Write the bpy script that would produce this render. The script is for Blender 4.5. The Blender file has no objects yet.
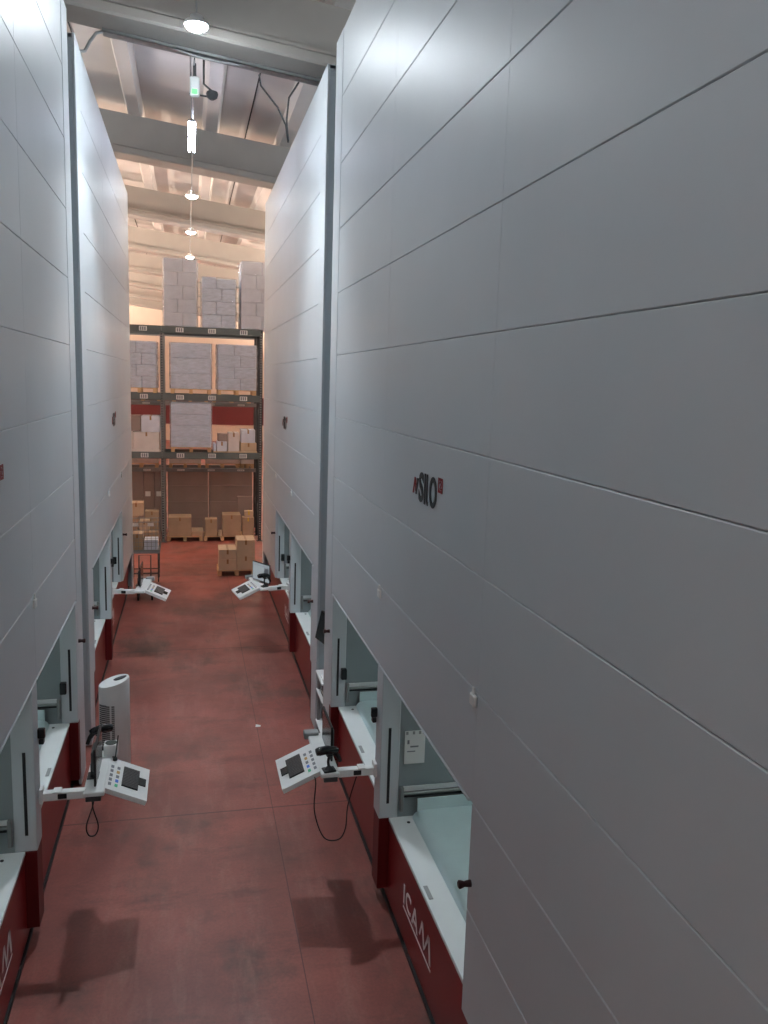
import bpy, math, random
from mathutils import Matrix, Vector
random.seed(7)
C = bpy.context.scene.collection
SC = bpy.context.scene

# ------------------------------------------------------------------ materials
def lin(c):
    return tuple(((v / 255) / 12.92 if v / 255 <= 0.04045 else ((v / 255 + 0.055) / 1.055) ** 2.4) for v in c)

MATS = {}
def mat(name, rgb, rough=0.5, metal=0.0, var=0.0, scale=6.0, bump=0.0, bscale=40.0, emit=None, estr=0.0, spec=None, stretch=None):
    if name in MATS: return MATS[name]
    m = bpy.data.materials.new(name); m.use_nodes = True
    nt = m.node_tree; b = nt.nodes['Principled BSDF']
    col = lin(rgb) + (1,)
    b.inputs['Base Color'].default_value = col
    b.inputs['Roughness'].default_value = rough
    b.inputs['Metallic'].default_value = metal
    if spec is not None: b.inputs['Specular IOR Level'].default_value = spec
    if var > 0 or bump > 0:
        tc = nt.nodes.new('ShaderNodeTexCoord'); mp = nt.nodes.new('ShaderNodeMapping')
        if stretch: mp.inputs['Scale'].default_value = stretch
        nt.links.new(tc.outputs['Object'], mp.inputs['Vector'])
    if var > 0:
        n = nt.nodes.new('ShaderNodeTexNoise'); n.inputs['Scale'].default_value = scale; n.inputs['Detail'].default_value = 5
        r = nt.nodes.new('ShaderNodeMapRange'); r.inputs[1].default_value = 0.3; r.inputs[2].default_value = 0.7
        r.inputs[3].default_value = 1 - var; r.inputs[4].default_value = 1 + var
        mx = nt.nodes.new('ShaderNodeVectorMath'); mx.operation = 'SCALE'; mx.inputs[0].default_value = col[:3]
        nt.links.new(mp.outputs[0], n.inputs['Vector']); nt.links.new(n.outputs['Fac'], r.inputs[0])
        nt.links.new(r.outputs[0], mx.inputs['Scale']); nt.links.new(mx.outputs[0], b.inputs['Base Color'])
    if bump > 0:
        n2 = nt.nodes.new('ShaderNodeTexNoise'); n2.inputs['Scale'].default_value = bscale; n2.inputs['Detail'].default_value = 4
        bp = nt.nodes.new('ShaderNodeBump'); bp.inputs['Strength'].default_value = bump; bp.inputs['Distance'].default_value = 0.01
        nt.links.new(mp.outputs[0], n2.inputs['Vector']); nt.links.new(n2.outputs['Fac'], bp.inputs['Height'])
        nt.links.new(bp.outputs[0], b.inputs['Normal'])
    if emit:
        b.inputs['Emission Color'].default_value = lin(emit) + (1,)
        b.inputs['Emission Strength'].default_value = estr
    MATS[name] = m
    return m

PAINT = mat('grey_paint', (196, 204, 208), 0.44, var=0.025, scale=1.2, bump=0.035, bscale=26, spec=1.0)
PAINT_D = mat('grey_paint_side', (182, 192, 197), 0.45, var=0.03, scale=1.5)
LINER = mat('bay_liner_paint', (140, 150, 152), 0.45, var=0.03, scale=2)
WHITEP = mat('white_powder_coat', (222, 226, 226), 0.42, var=0.02, scale=5)
TRAYM = mat('tray_galvanised', (216, 236, 238), 0.42, var=0.03, scale=4)
REDP = mat('red_panel_paint', (128, 24, 28), 0.36, var=0.05, scale=3)
REDK = mat('dark_red_paint', (98, 14, 18), 0.5, var=0.05, scale=3)
BLACK = mat('black_plastic', (20, 20, 22), 0.45)
BLACKG = mat('black_gloss', (14, 15, 18), 0.18)
DARKGREY = mat('dark_grey_plastic', (62, 64, 66), 0.5)
GREYPL = mat('grey_plastic', (150, 152, 152), 0.5)
CONW = mat('console_white', (226, 227, 226), 0.45, var=0.02)
INK = mat('logo_black', (22, 24, 28), 0.5)
INKR = mat('logo_red', (140, 28, 36), 0.5)
INKW = mat('logo_white', (225, 215, 214), 0.5)
STEEL = mat('galvanised_steel', (140, 143, 142), 0.4, metal=0.6, var=0.08, scale=12)
RACKG = mat('rack_grey_green', (86, 94, 92), 0.45, var=0.06, scale=6)
RACKL = mat('rack_upright_grey', (128, 130, 130), 0.5, metal=0.2, var=0.06, scale=8)
RACKD = mat('rack_upright_dark', (44, 48, 50), 0.5, var=0.1, scale=8)
WOOD = mat('pallet_wood', (196, 164, 124), 0.75, var=0.18, scale=5, bump=0.2, bscale=30)
CARD = mat('cardboard', (172, 148, 122), 0.8, var=0.08, scale=3)
CARD2 = mat('cardboard_pale', (196, 174, 146), 0.8, var=0.08, scale=3)
CARDD = mat('cardboard_brown', (150, 132, 124), 0.8, var=0.06, scale=2)
CARDG = mat('carton_grey', (222, 226, 236), 0.7, var=0.07, scale=4)
CARDW = mat('carton_white', (220, 212, 206), 0.7, var=0.06, scale=4)
WRAPG = mat('wrapped_carton_grey', (214, 224, 240), 0.45, var=0.16, scale=6, bump=0.5, bscale=9, stretch=(1, 1, 3))
TAPEY = mat('yellow_tape', (214, 180, 70), 0.5)
TAPEB = mat('brown_tape', (150, 112, 70), 0.4)
LABELW = mat('label_white', (232, 232, 228), 0.6)
CONCR = mat('precast_concrete', (160, 156, 150), 0.8, var=0.05, scale=1.5, bump=0.1, bscale=20)
ROOFM = mat('roof_slab_concrete', (196, 192, 188), 0.85, var=0.05, scale=1.0)
WALLM = mat('plaster_wall', (216, 200, 186), 0.85, var=0.04, scale=0.8)
WALLR = mat('red_wall_stripe', (88, 14, 20), 0.6, var=0.05, scale=1)
SEAMM = mat('joint_dark', (60, 58, 57), 0.9)
SCREEN = mat('screen_lit', (60, 66, 70), 0.2, emit=(196, 206, 212), estr=0.45)
SCREEND = mat('screen_dark', (30, 27, 28), 0.22)
PAPER = mat('paper_sheet', (226, 228, 226), 0.7)
BLUEI = mat('icon_blue', (70, 120, 220), 0.5)
GREENI = mat('icon_green', (80, 190, 140), 0.5)
GREYI = mat('icon_grey', (120, 124, 130), 0.5)
AMBERI = mat('icon_amber', (190, 150, 90), 0.5)
ICE = mat('clear_plastic_pale', (206, 214, 210), 0.25)
GREENLED = mat('green_led', (40, 140, 60), 0.4, emit=(60, 220, 90), estr=1.5)

# lamp emitters (these things give off light)
LAMPK = 1.0
LAMP = mat('lamp_diffuser_lit', (255, 255, 255), 0.5, emit=(238, 247, 255), estr=140 * LAMPK)
LAMPS = mat('lamp_diffuser_bright', (255, 255, 255), 0.5, emit=(238, 247, 255), estr=420)
LAMPD = mat('lamp_diffuser_dimmed', (255, 255, 255), 0.5, emit=(238, 247, 255), estr=70)
LAMPE = mat('lamp_diffuser_weak', (255, 255, 255), 0.5, emit=(238, 247, 255), estr=320)
TUBE = mat('tube_lit', (255, 255, 255), 0.5, emit=(226, 232, 255), estr=52 * LAMPK)
BAYLED = mat('bay_led_lit', (255, 255, 255), 0.5, emit=(232, 245, 244), estr=22.5)
WARM = mat('warm_fill_lit', (255, 230, 200), 0.5, emit=(255, 232, 212), estr=2500)  # glow of the added, unseen far hall uplights
NEUT = mat('neutral_fill_lit', (255, 250, 240), 0.5, emit=(238, 247, 255), estr=950)  # glow of the added, unseen uplights beside the lifts

def floor_mat():
    m = bpy.data.materials.new('red_epoxy_floor'); m.use_nodes = True
    nt = m.node_tree; N = nt.nodes; Lk = nt.links; b = N['Principled BSDF']
    tc = N.new('ShaderNodeTexCoord')
    def noise(scale, detail, sc=(1, 1, 1), rough=0.55):
        mp = N.new('ShaderNodeMapping'); mp.inputs['Scale'].default_value = sc
        Lk.new(tc.outputs['Object'], mp.inputs['Vector'])
        n = N.new('ShaderNodeTexNoise'); n.inputs['Scale'].default_value = scale; n.inputs['Detail'].default_value = detail
        n.inputs['Roughness'].default_value = rough
        Lk.new(mp.outputs[0], n.inputs['Vector']); return n.outputs['Fac']
    def rng(x, a, b_, c, d):
        r = N.new('ShaderNodeMapRange'); r.inputs[1].default_value = a; r.inputs[2].default_value = b_
        r.inputs[3].default_value = c; r.inputs[4].default_value = d; Lk.new(x, r.inputs[0]); return r.outputs[0]
    def mixc(f, a, b_):
        x = N.new('ShaderNodeMix'); x.data_type = 'RGBA'; Lk.new(f, x.inputs[0])
        for s, v in ((6, a), (7, b_)):
            if isinstance(v, tuple): x.inputs[s].default_value = lin(v) + (1,)
            else: Lk.new(v, x.inputs[s])
        return x.outputs[2]
    c = mixc(rng(noise(0.9, 6), 0.35, 0.65, 0, 1), (128, 70, 63), (162, 90, 80))
    c = mixc(rng(noise(0.55, 8, (1.2, 0.8, 1), 0.65), 0.52, 0.64, 0, 0.8), c, (84, 64, 58))      # grey scuffed patches
    c = mixc(rng(noise(1.1, 10, (2.6, 0.5, 1), 0.72), 0.50, 0.72, 0, 0.55), c, (170, 120, 110))
    c = mixc(rng(noise(34, 6, (1, 1, 1), 0.7), 0.40, 0.62, 0, 0.28), c, (96, 58, 53))
    c = mixc(rng(noise(0.35, 7, (1, 1, 1), 0.62), 0.50, 0.62, 0, 0.5), c, (92, 60, 54))           # pale rubbed marks
    c = mixc(rng(noise(1.3, 9, (0.6, 1.6, 1), 0.7), 0.54, 0.72, 0, 0.6), c, (72, 50, 46))           # dark smudges
    sep = N.new('ShaderNodeSeparateXYZ'); Lk.new(tc.outputs['Object'], sep.inputs[0])
    def joint(axis, pos, w):
        s = N.new('ShaderNodeMath'); s.operation = 'SUBTRACT'; Lk.new(sep.outputs[axis], s.inputs[0]); s.inputs[1].default_value = pos
        a = N.new('ShaderNodeMath'); a.operation = 'ABSOLUTE'; Lk.new(s.outputs[0], a.inputs[0])
        return rng(a.outputs[0], w * 0.5, w, 0.75, 0)
    for ax, p in ((1, 9.1), (1, 15.1), (1, 21.1), (1, 3.1), (0, 0.94)):
        c = mixc(joint(ax, p, 0.014 if ax else 0.006), c, (70, 44, 42))
    Lk.new(c, b.inputs['Base Color'])
    Lk.new(rng(noise(1.6, 3), 0.2, 0.8, 0.30, 0.46), b.inputs['Roughness'])
    bp = N.new('ShaderNodeBump'); bp.inputs['Strength'].default_value = 0.12; bp.inputs['Distance'].default_value = 0.01
    Lk.new(noise(14, 5), bp.inputs['Height']); Lk.new(bp.outputs[0], b.inputs['Normal'])
    return m
FLOORM = floor_mat()

def perf_mat():
    m = bpy.data.materials.new('perforated_strip'); m.use_nodes = True
    nt = m.node_tree; N = nt.nodes; b = N['Principled BSDF']; b.inputs['Roughness'].default_value = .5
    tc = N.new('ShaderNodeTexCoord'); sp = N.new('ShaderNodeSeparateXYZ'); nt.links.new(tc.outputs['Object'], sp.inputs[0])
    mo = N.new('ShaderNodeMath'); mo.operation = 'FRACT'; mu = N.new('ShaderNodeMath'); mu.operation = 'MULTIPLY'; mu.inputs[1].default_value = 13.3
    nt.links.new(sp.outputs[2], mu.inputs[0]); nt.links.new(mu.outputs[0], mo.inputs[0])
    gt = N.new('ShaderNodeMath'); gt.operation = 'GREATER_THAN'; gt.inputs[1].default_value = .55; nt.links.new(mo.outputs[0], gt.inputs[0])
    mx = N.new('ShaderNodeMix'); mx.data_type = 'RGBA'; nt.links.new(gt.outputs[0], mx.inputs[0])
    mx.inputs[6].default_value = lin((128, 130, 130)) + (1,); mx.inputs[7].default_value = lin((40, 42, 44)) + (1,)
    nt.links.new(mx.outputs[2], b.inputs['Base Color']); return m
PERF = perf_mat()
def film_mat():
    m = bpy.data.materials.new('stretch_film'); m.use_nodes = True
    nt = m.node_tree; N = nt.nodes
    b = N['Principled BSDF']; out = N['Material Output']
    b.inputs['Base Color'].default_value = lin((214, 218, 222)) + (1,); b.inputs['Roughness'].default_value = 0.16
    b.inputs['Specular IOR Level'].default_value = 1.0
    tr = N.new('ShaderNodeBsdfTransparent'); mx = N.new('ShaderNodeMixShader'); mx.inputs[0].default_value = 0.30
    tc = N.new('ShaderNodeTexCoord'); mp = N.new('ShaderNodeMapping'); mp.inputs['Scale'].default_value = (1.2, 1.2, 5)
    n = N.new('ShaderNodeTexNoise'); n.inputs['Scale'].default_value = 3.5; n.inputs['Detail'].default_value = 5
    n.inputs['Distortion'].default_value = 1.5
    bp = N.new('ShaderNodeBump'); bp.inputs['Strength'].default_value = 1.0; bp.inputs['Distance'].default_value = 0.06
    nt.links.new(tc.outputs['Object'], mp.inputs[0]); nt.links.new(mp.outputs[0], n.inputs['Vector'])
    nt.links.new(n.outputs['Fac'], bp.inputs['Height']); nt.links.new(bp.outputs[0], b.inputs['Normal'])
    nt.links.new(tr.outputs[0], mx.inputs[1]); nt.links.new(b.outputs[0], mx.inputs[2]); nt.links.new(mx.outputs[0], out.inputs['Surface'])
    return m
FILM = film_mat()

# ------------------------------------------------------------------ mesh helpers
class MB:
    def __init__(s): s.v = []; s.f = []; s.sm = []
    def add(s, vs, fs, smooth=False):
        o = len(s.v); s.v += [tuple(p) for p in vs]; s.f += [tuple(i + o for i in f) for f in fs]; s.sm += [smooth] * len(fs); return s
    def box(s, x0, x1, y0, y1, z0, z1, ch=0.0):
        x0, x1 = min(x0, x1), max(x0, x1); y0, y1 = min(y0, y1), max(y0, y1); z0, z1 = min(z0, z1), max(z0, z1)
        if ch <= 0:
            vs = [(x, y, z) for z in (z0, z1) for y in (y0, y1) for x in (x0, x1)]
            return s.add(vs, [(0, 2, 3, 1), (4, 5, 7, 6), (0, 1, 5, 4), (2, 6, 7, 3), (0, 4, 6, 2), (1, 3, 7, 5)])
        c = min(ch, (x1 - x0) / 2.01, (y1 - y0) / 2.01, (z1 - z0) / 2.01)
        X, Y, Z = (x0, x1), (y0, y1), (z0, z1); vs = []; idx = {}
        for i in (0, 1):
            for j in (0, 1):
                for k in (0, 1):
                    sx, sy, sz = (c if i == 0 else -c), (c if j == 0 else -c), (c if k == 0 else -c)
                    p = (X[i], Y[j], Z[k])
                    for a in range(3):
                        q = [p[0] + sx, p[1] + sy, p[2] + sz]; q[a] = p[a]
                        idx[(i, j, k, a)] = len(vs); vs.append(tuple(q))
        fs = []
        I = idx
        for i in (0, 1): fs.append(tuple(I[(i, j, k, 0)] for j, k in ((0, 0), (1, 0), (1, 1), (0, 1))))
        for j in (0, 1): fs.append(tuple(I[(i, j, k, 1)] for i, k in ((0, 0), (1, 0), (1, 1), (0, 1))))
        for k in (0, 1): fs.append(tuple(I[(i, j, k, 2)] for i, j in ((0, 0), (1, 0), (1, 1), (0, 1))))
        for i in (0, 1):
            for j in (0, 1): fs.append((I[(i, j, 0, 0)], I[(i, j, 1, 0)], I[(i, j, 1, 1)], I[(i, j, 0, 1)]))
            for k in (0, 1): fs.append((I[(i, 0, k, 0)], I[(i, 1, k, 0)], I[(i, 1, k, 2)], I[(i, 0, k, 2)]))
        for j in (0, 1):
            for k in (0, 1): fs.append((I[(0, j, k, 1)], I[(1, j, k, 1)], I[(1, j, k, 2)], I[(0, j, k, 2)]))
        for i in (0, 1):
            for j in (0, 1):
                for k in (0, 1): fs.append((I[(i, j, k, 0)], I[(i, j, k, 1)], I[(i, j, k, 2)]))
        cx, cy, cz = (x0 + x1) / 2, (y0 + y1) / 2, (z0 + z1) / 2
        out = []
        for f in fs:
            a, b_, d = (Vector(vs[f[0]]), Vector(vs[f[1]]), Vector(vs[f[2]]))
            n = (b_ - a).cross(d - a); m = sum((Vector(vs[t]) for t in f), Vector()) / len(f) - Vector((cx, cy, cz))
            out.append(f if n.dot(m) >= 0 else tuple(reversed(f)))
        return s.add(vs, out)
    def poly(s, pts, vec):
        """extrude a planar polygon by a vector"""
        n = len(pts); v = Vector(vec); P = [Vector(p) for p in pts]
        nn = Vector()
        for i in range(n): nn += P[i].cross(P[(i + 1) % n])
        if nn.dot(v) > 0: P = list(reversed(P))
        vs = P + [p + v for p in P]
        fs = [tuple(range(n)), tuple(range(2 * n - 1, n - 1, -1))] + [(i, i + n, (i + 1) % n + n, (i + 1) % n) for i in range(n)]
        return s.add(vs, fs)
    def tube(s, pts, r, seg=8, cap=True):
        P = [Vector(p) for p in pts]; n = len(P); rs = r if isinstance(r, (list, tuple)) else [r] * n
        up = None; vs = []; fs = []
        for i in range(n):
            t = (P[min(i + 1, n - 1)] - P[max(i - 1, 0)]).normalized()
            if up is None:
                up = t.cross(Vector((0, 0, 1)))
                if up.length < 0.01: up = t.cross(Vector((1, 0, 0)))
                up.normalize()
            up = (up - t * up.dot(t)).normalized(); w = t.cross(up)
            for k in range(seg):
                a = 2 * math.pi * k / seg; vs.append(P[i] + (up * math.cos(a) + w * math.sin(a)) * rs[i])
        for i in range(n - 1):
            for k in range(seg):
                k2 = (k + 1) % seg; fs.append((i * seg + k, i * seg + k2, (i + 1) * seg + k2, (i + 1) * seg + k))
        s.add(vs, fs, True)
        if cap:
            s.add(vs[:seg], [tuple(range(seg - 1, -1, -1))]); s.add(vs[-seg:], [tuple(range(seg))])
        return s
    def lathe(s, c, prof, seg=24, axis='z', sx=1.0, sy=1.0):
        vs = []; fs = []; n = len(prof)
        for (r, h) in prof:
            for k in range(seg):
                a = 2 * math.pi * k / seg; p = (r * math.cos(a) * sx, r * math.sin(a) * sy, h)
                if axis == 'x': p = (h, p[0], p[1])
                if axis == 'y': p = (p[1], h, p[0])
                vs.append((c[0] + p[0], c[1] + p[1], c[2] + p[2]))
        for i in range(n - 1):
            for k in range(seg):
                k2 = (k + 1) % seg; fs.append((i * seg + k, i * seg + k2, (i + 1) * seg + k2, (i + 1) * seg + k))
        s.add(vs, fs, True)
        s.add(vs[:seg], [tuple(range(seg - 1, -1, -1))]); s.add(vs[-seg:], [tuple(range(seg))])
        return s
    def map(s, fn): s.v = [tuple(fn(p)) for p in s.v]; return s

OFF = {}
def build(mb, name, m, parent=None, label=None):
    off = OFF.get(parent.name, Vector((0, 0, 0))) if parent is not None else Vector((0, 0, 0))
    me = bpy.data.meshes.new(name); me.from_pydata([tuple(Vector(p) - off) for p in mb.v], [], mb.f)
    me.polygons.foreach_set('use_smooth', mb.sm); me.materials.append(m)
    import bmesh
    bm = bmesh.new(); bm.from_mesh(me); bmesh.ops.recalc_face_normals(bm, faces=bm.faces); bm.to_mesh(me); bm.free()
    me.update()
    o = bpy.data.objects.new(name, me); C.objects.link(o)
    if parent is not None: o.parent = parent
    OFF[o.name] = off
    if label: o['label'] = label
    return o
def tag(o, label, cat, group=None, kind=None):
    o['label'] = label; o['category'] = cat
    if group: o['group'] = group
    if kind: o['kind'] = kind
    return o
def thing(name, label, cat, loc, group=None, rotz=0.0, local=False):
    o = bpy.data.objects.new(name, None); C.objects.link(o); o.location = loc; o.rotation_euler = (0, 0, rotz)
    o.empty_display_size = 0.2
    OFF[o.name] = Vector((0, 0, 0)) if local else Vector(loc)
    return tag(o, label, cat, group)
def struct(mb, name, m):
    o = build(mb, name, m); o['kind'] = 'structure'; return o
def single(mb, name, m, label, cat, group=None, kind=None):
    return tag(build(mb, name, m), label, cat, group, kind)

def text_mb(body, height, width, depth=0.003, bold=0.0):
    cu = bpy.data.curves.new('lettering', 'FONT'); cu.body = body; cu.extrude = depth / 2; cu.offset = bold; cu.resolution_u = 3
    o = bpy.data.objects.new('lettering', cu); C.objects.link(o)
    dg = bpy.context.evaluated_depsgraph_get(); dg.update()
    me = bpy.data.meshes.new_from_object(o.evaluated_get(dg))
    vs = [v.co.copy() for v in me.vertices]; fs = [tuple(p.vertices) for p in me.polygons]
    bpy.data.objects.remove(o); bpy.data.curves.remove(cu); bpy.data.meshes.remove(me)
    x0 = min(v.x for v in vs); x1 = max(v.x for v in vs); y0 = min(v.y for v in vs); y1 = max(v.y for v in vs)
    mb = MB(); mb.add([((v.x - x0) / (x1 - x0) * width, (v.y - y0) / (y1 - y0) * height, v.z) for v in vs], fs)
    return mb

# ------------------------------------------------------------------ measures (metres)
XR, XL = 1.75, -1.303            # front faces of the two rows of lift units
Z = [8.994, 8.256, 7.519, 6.781, 6.043, 5.306, 4.568, 3.830, 3.093, 2.355, 1.617, 0.879]
ULEN, UDEP = 8.855, 2.9
BA, BB = (0.595, 3.13), (3.36, 5.77)          # the two loading bays along the unit
VC = [0.455, 3.115, 5.83, 8.55]

# ------------------------------------------------------------------ room shell
X0, X1, Y0, Y1 = -15.0, 13.0, -9.0, 68.0
struct(MB().box(X0, X1, Y0, Y1, -0.2, 0.0), 'floor', FLOORM)
struct(MB().box(X0 - .3, X0, Y0, Y1, 0, 13), 'wall_left', WALLM)
struct(MB().box(X1, X1 + .3, Y0, Y1, 0, 13), 'wall_right', WALLM)
struct(MB().box(X0 - .3, X1 + .3, Y1, Y1 + .3, 0, 13), 'wall_back', WALLM)
struct(MB().box(X0 - .3, X1 + .3, Y0 - .3, Y0, 0, 13), 'wall_front', WALLM)
struct(MB().box(X0, X1, Y1 - .06, Y1, 1.3, 3.5), 'trim_1', WALLR)
TILT = 0.11
def sh(p): return (p[0], p[1], p[2] - TILT * p[0])
ZS, GH = 9.54, 0.84               # girder soffit and depth
GP, G0 = 7.23, 12.15
n = 1
gy = [G0 + GP * k for k in range(-2, 8)]
for y in gy:
    g = MB().box(X0, X1, y, y + .66, ZS, ZS + .16, 0.03).box(X0, X1, y + .12, y + .50, ZS + .16, ZS + GH)
    g.box(X0, X1, y + .02, y + .60, ZS + .16, ZS + .2).map(sh)
    struct(g, 'ceiling_girder_%d' % n, CONCR); n += 1
zr = ZS + GH
slab = MB()
slab.box(X0, X1, Y0, Y1, zr + .22, zr + .36).map(sh)
struct(slab, 'ceiling', ROOFM)
ribs = MB(); x = -1.1 - 1.61 * 8
while x < X1 - 0.4:
    for a, b_ in zip([Y0 - GP] + gy, gy + [Y1]):
        ya, yb = max(Y0, a + .25), min(Y1, b_ + .35)
        if yb - ya < .5: continue
        ribs.poly([(x - .12, ya, zr), (x + .12, ya, zr), (x + .19, ya, zr + .215), (x - .19, ya, zr + .215)], (0, yb - ya, 0))
    x += 1.61
struct(ribs.map(sh), 'trim_2', ROOFM)
seams = MB(); x = -1.93 - 3.22 * 4
while x < X1:
    seams.box(x - .012, x + .012, Y0, Y1, zr + .205, zr + .222); x += 3.22
struct(seams.map(sh), 'trim_3', SEAMM)

# ------------------------------------------------------------------ lift units
def lift_unit(side, y_far, direction, label, far):
    """side +1 right / -1 left; bays are counted from y_far in `direction`"""
    xf = XR if side > 0 else XL
    def P(v, d, z): return (xf + side * d, y_far + direction * v, z)
    def bx(mb, v0, v1, d0, d1, z0, z1, ch=0.0):
        a, b_ = P(v0, d0, z0), P(v1, d1, z1); return mb.box(a[0], b_[0], a[1], b_[1], z0, z1, ch)
    base = P(ULEN / 2, 0.3, 0)
    t = thing('storage_lift', label, 'storage lift', base)
    # body: end walls, back, roof
    b = MB()
    bx(b, 0, .04, .03, UDEP, 0.02, 4.9); bx(b, 0, .04, .03, UDEP, 4.906, 8.98)
    bx(b, ULEN - .04, ULEN, .03, UDEP, 0.02, 8.98); bx(b, 0, ULEN, UDEP - .04, UDEP, 0.02, 8.98)
    bx(b, 0, ULEN, .03, UDEP, 8.94, 8.985)
    build(b, 'cabinet_body', PAINT_D, t)
    bk = MB(); bx(bk, .04, ULEN - .04, .034, .05, Z[9], 8.94); build(bk, 'backing_frame', PAINT_D, t)
    # front cladding panels, thin chamfered sheets with narrow joints
    cl = MB()
    for i in range(len(Z) - 1):
        for j in range(3):
            v0, v1 = VC[j], VC[j + 1]
            if i >= 9 and j < 2: continue
            g, cz, a, b_ = .0012, .0055, Z[i + 1], Z[i]
            prof = [(.034, a + g), (cz, a + g), (0, a + g + cz), (0, b_ - g - cz), (cz, b_ - g), (.034, b_ - g)]
            cl.poly([P(v0 + .0019, d, z) for d, z in prof], (0, direction * (v1 - v0 - .0038), 0))
    build(cl, 'front_cladding', PAINT, t)
    # corner posts
    for v0, v1 in ((0, VC[0] - .002), (VC[3] + .002, ULEN)):
        c = MB(); bx(c, v0, v1, -.004, .03, .02, 8.994, .006); build(c, 'corner_post', PAINT, t)
    c = MB(); bx(c, VC[0] - .002, BA[0], -.004, .18, Z[11], Z[9] - .02, .006); build(c, 'jamb_post', PAINT, t)
    c = MB(); bx(c, BA[1], BB[0], -.004, .18, Z[11], Z[9] - .004, .006); build(c, 'centre_pillar', PAINT, t)
    c = MB(); bx(c, BB[1], VC[2], .036, .18, Z[11], Z[9], .004); build(c, 'jamb_post', PAINT, t)
    # lintel lip over both bays
    for v0, v1 in (BA, BB):
        c = MB(); bx(c, v0, v1, -.006, .10, Z[9] - .018, Z[9] - .001, .004); build(c, 'lintel_trim', PAINT, t)
    # base
    for v0, v1 in ((VC[0], BA[0]), (BA[1], BB[0])):
        c = MB(); bx(c, v0, v1, 0, .14, .15, Z[11] - .004, .004); build(c, 'base_post', REDK, t)
    c = MB(); bx(c, BA[0], VC[3], .105, .13, .055, Z[11] - .03); build(c, 'base_panel', REDP, t)
    c = MB(); bx(c, VC[0], ULEN - .05, .088, .2, 0, .04, .004); build(c, 'toe_kick', BLACK, t)
    # bays
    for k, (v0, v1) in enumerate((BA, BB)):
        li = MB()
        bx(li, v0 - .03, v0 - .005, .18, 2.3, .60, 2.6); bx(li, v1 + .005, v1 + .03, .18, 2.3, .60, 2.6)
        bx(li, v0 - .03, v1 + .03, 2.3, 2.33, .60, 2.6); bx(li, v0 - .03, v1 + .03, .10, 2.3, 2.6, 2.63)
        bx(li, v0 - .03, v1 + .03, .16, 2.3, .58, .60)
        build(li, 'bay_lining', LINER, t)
        s = MB(); bx(s, v0, v1, .095, .36, Z[11] - .03, Z[11] + .004, .004); so = build(s, 'loading_sill', WHITEP, t)
        s = MB(); bx(s, (v0 + v1) / 2 - .09, (v0 + v1) / 2 + .09, .12, .155, Z[11] + .003, Z[11] + .008)
        build(s, 'rating_plate', GREYPL, so)
        for vv in (v0 + .12, v1 - .12):
            s = MB(); a = P(vv, .26, Z[11] + .003); s.lathe(a, [(.016, 0), (.016, .006)], 12); build(s, 'sill_plug', BLACK, so)
        # storage tray standing in the bay
        tr = MB()
        vi0, vi1 = v0 + .05, v1 - .05
        prof = [(.315, .886), (.325, .915), (.345, .938), (.375, .954), (.41, .963), (.46, .966), (2.1, .966)]
        top = []
        for d_, z_ in prof: top += [P(vi0, d_, z_), P(vi1, d_, z_)]
        tr.add(top, [(2 * i, 2 * i + 1, 2 * i + 3, 2 * i + 2) for i in range(len(prof) - 1)], True)
        bx(tr, vi0 - .002, vi0 + .012, .36, 2.1, .90, 1.085, .003); bx(tr, vi1 - .012, vi1 + .002, .36, 2.1, .90, 1.085, .003)
        bx(tr, vi0, vi1, 2.08, 2.1, .9, 1.085)
        bx(tr, vi0, vi1, .33, 2.08, .887, .90)
        build(tr, 'storage_tray', TRAYM, t)
        for vv, sg in ((v0, 1), (v1, -1)):
            r = MB(); bx(r, vv + sg * .0, vv + sg * .045, .20, 2.2, 1.118, 1.142, .006)
            bx(r, vv, vv + sg * .05, .19, .225, .95, 1.20, .006)
            ro = build(r, 'guide_rail', STEEL, t)
            r = MB(); bx(r, vv + sg * .005, vv + sg * .04, .23, 2.2, 1.095, 1.116); build(r, 'rail_gap_dark', BLACK, ro)  # black strip drawn for the dark, shaded gap under the rail
            r = MB(); bx(r, vv - sg * .003, vv + sg * .012, .2, 2.2, 1.144, 1.19); build(r, 'lit_wall_strip', WHITEP, ro)  # white strip painted for the lit band of wall above the rail
            r = MB(); bx(r, vv - sg * .004, vv + sg * .004, .066, .092, 1.03, 1.79); build(r, 'light_curtain', BLACK, t)
        # led strip inside the top of the bay
        r = MB(); bx(r, v0 + .25, v1 - .25, 1.05, 1.11, 2.55, 2.60, .004); ho = build(r, 'bay_lamp', WHITEP, t)
        r = MB(); bx(r, v0 + .27, v1 - .27, 1.055, 1.105, 2.542, 2.549); build(r, 'lamp_diffuser', BAYLED, ho)
    r = MB(); bx(r, BA[0] - .004, BA[0] + .07, .115, .185, 1.26, 1.40, .008); build(r, 'sensor_box', BLACKG, t)
    r = MB(); bx(r, BB[1] - .06, BB[1] + .004, .115, .185, 1.26, 1.40, .008); build(r, 'sensor_box', BLACKG, t)
    # pillar switch and red mushroom buttons
    a = P(BA[1] + .04, -.035, 1.83)
    r = MB().box(a[0] - .03, a[0] + .03, a[1] - .02, a[1] + .02, a[2] - .0, a[2] + .09, .006)
    r.box(a[0] - .02, a[0] + .02, a[1] - .03, a[1] + .03, a[2] - .05, a[2] + .0, .006); build(r, 'pillar_switch', BLACK, t)
    for vv in (.40, BB[1] + .11):
        r = MB(); a = P(vv, 0, 1.83)
        r.lathe(a, [(.024, .0), (.022, -side * .02), (.018, -side * .045), (.024, -side * .06), (.028, -side * .078), (.02, -side * .085)], 16, axis='x')
        build(r, 'stop_button', mat('stop_button_dark_red', (52, 18, 16), 0.4), t)
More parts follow.
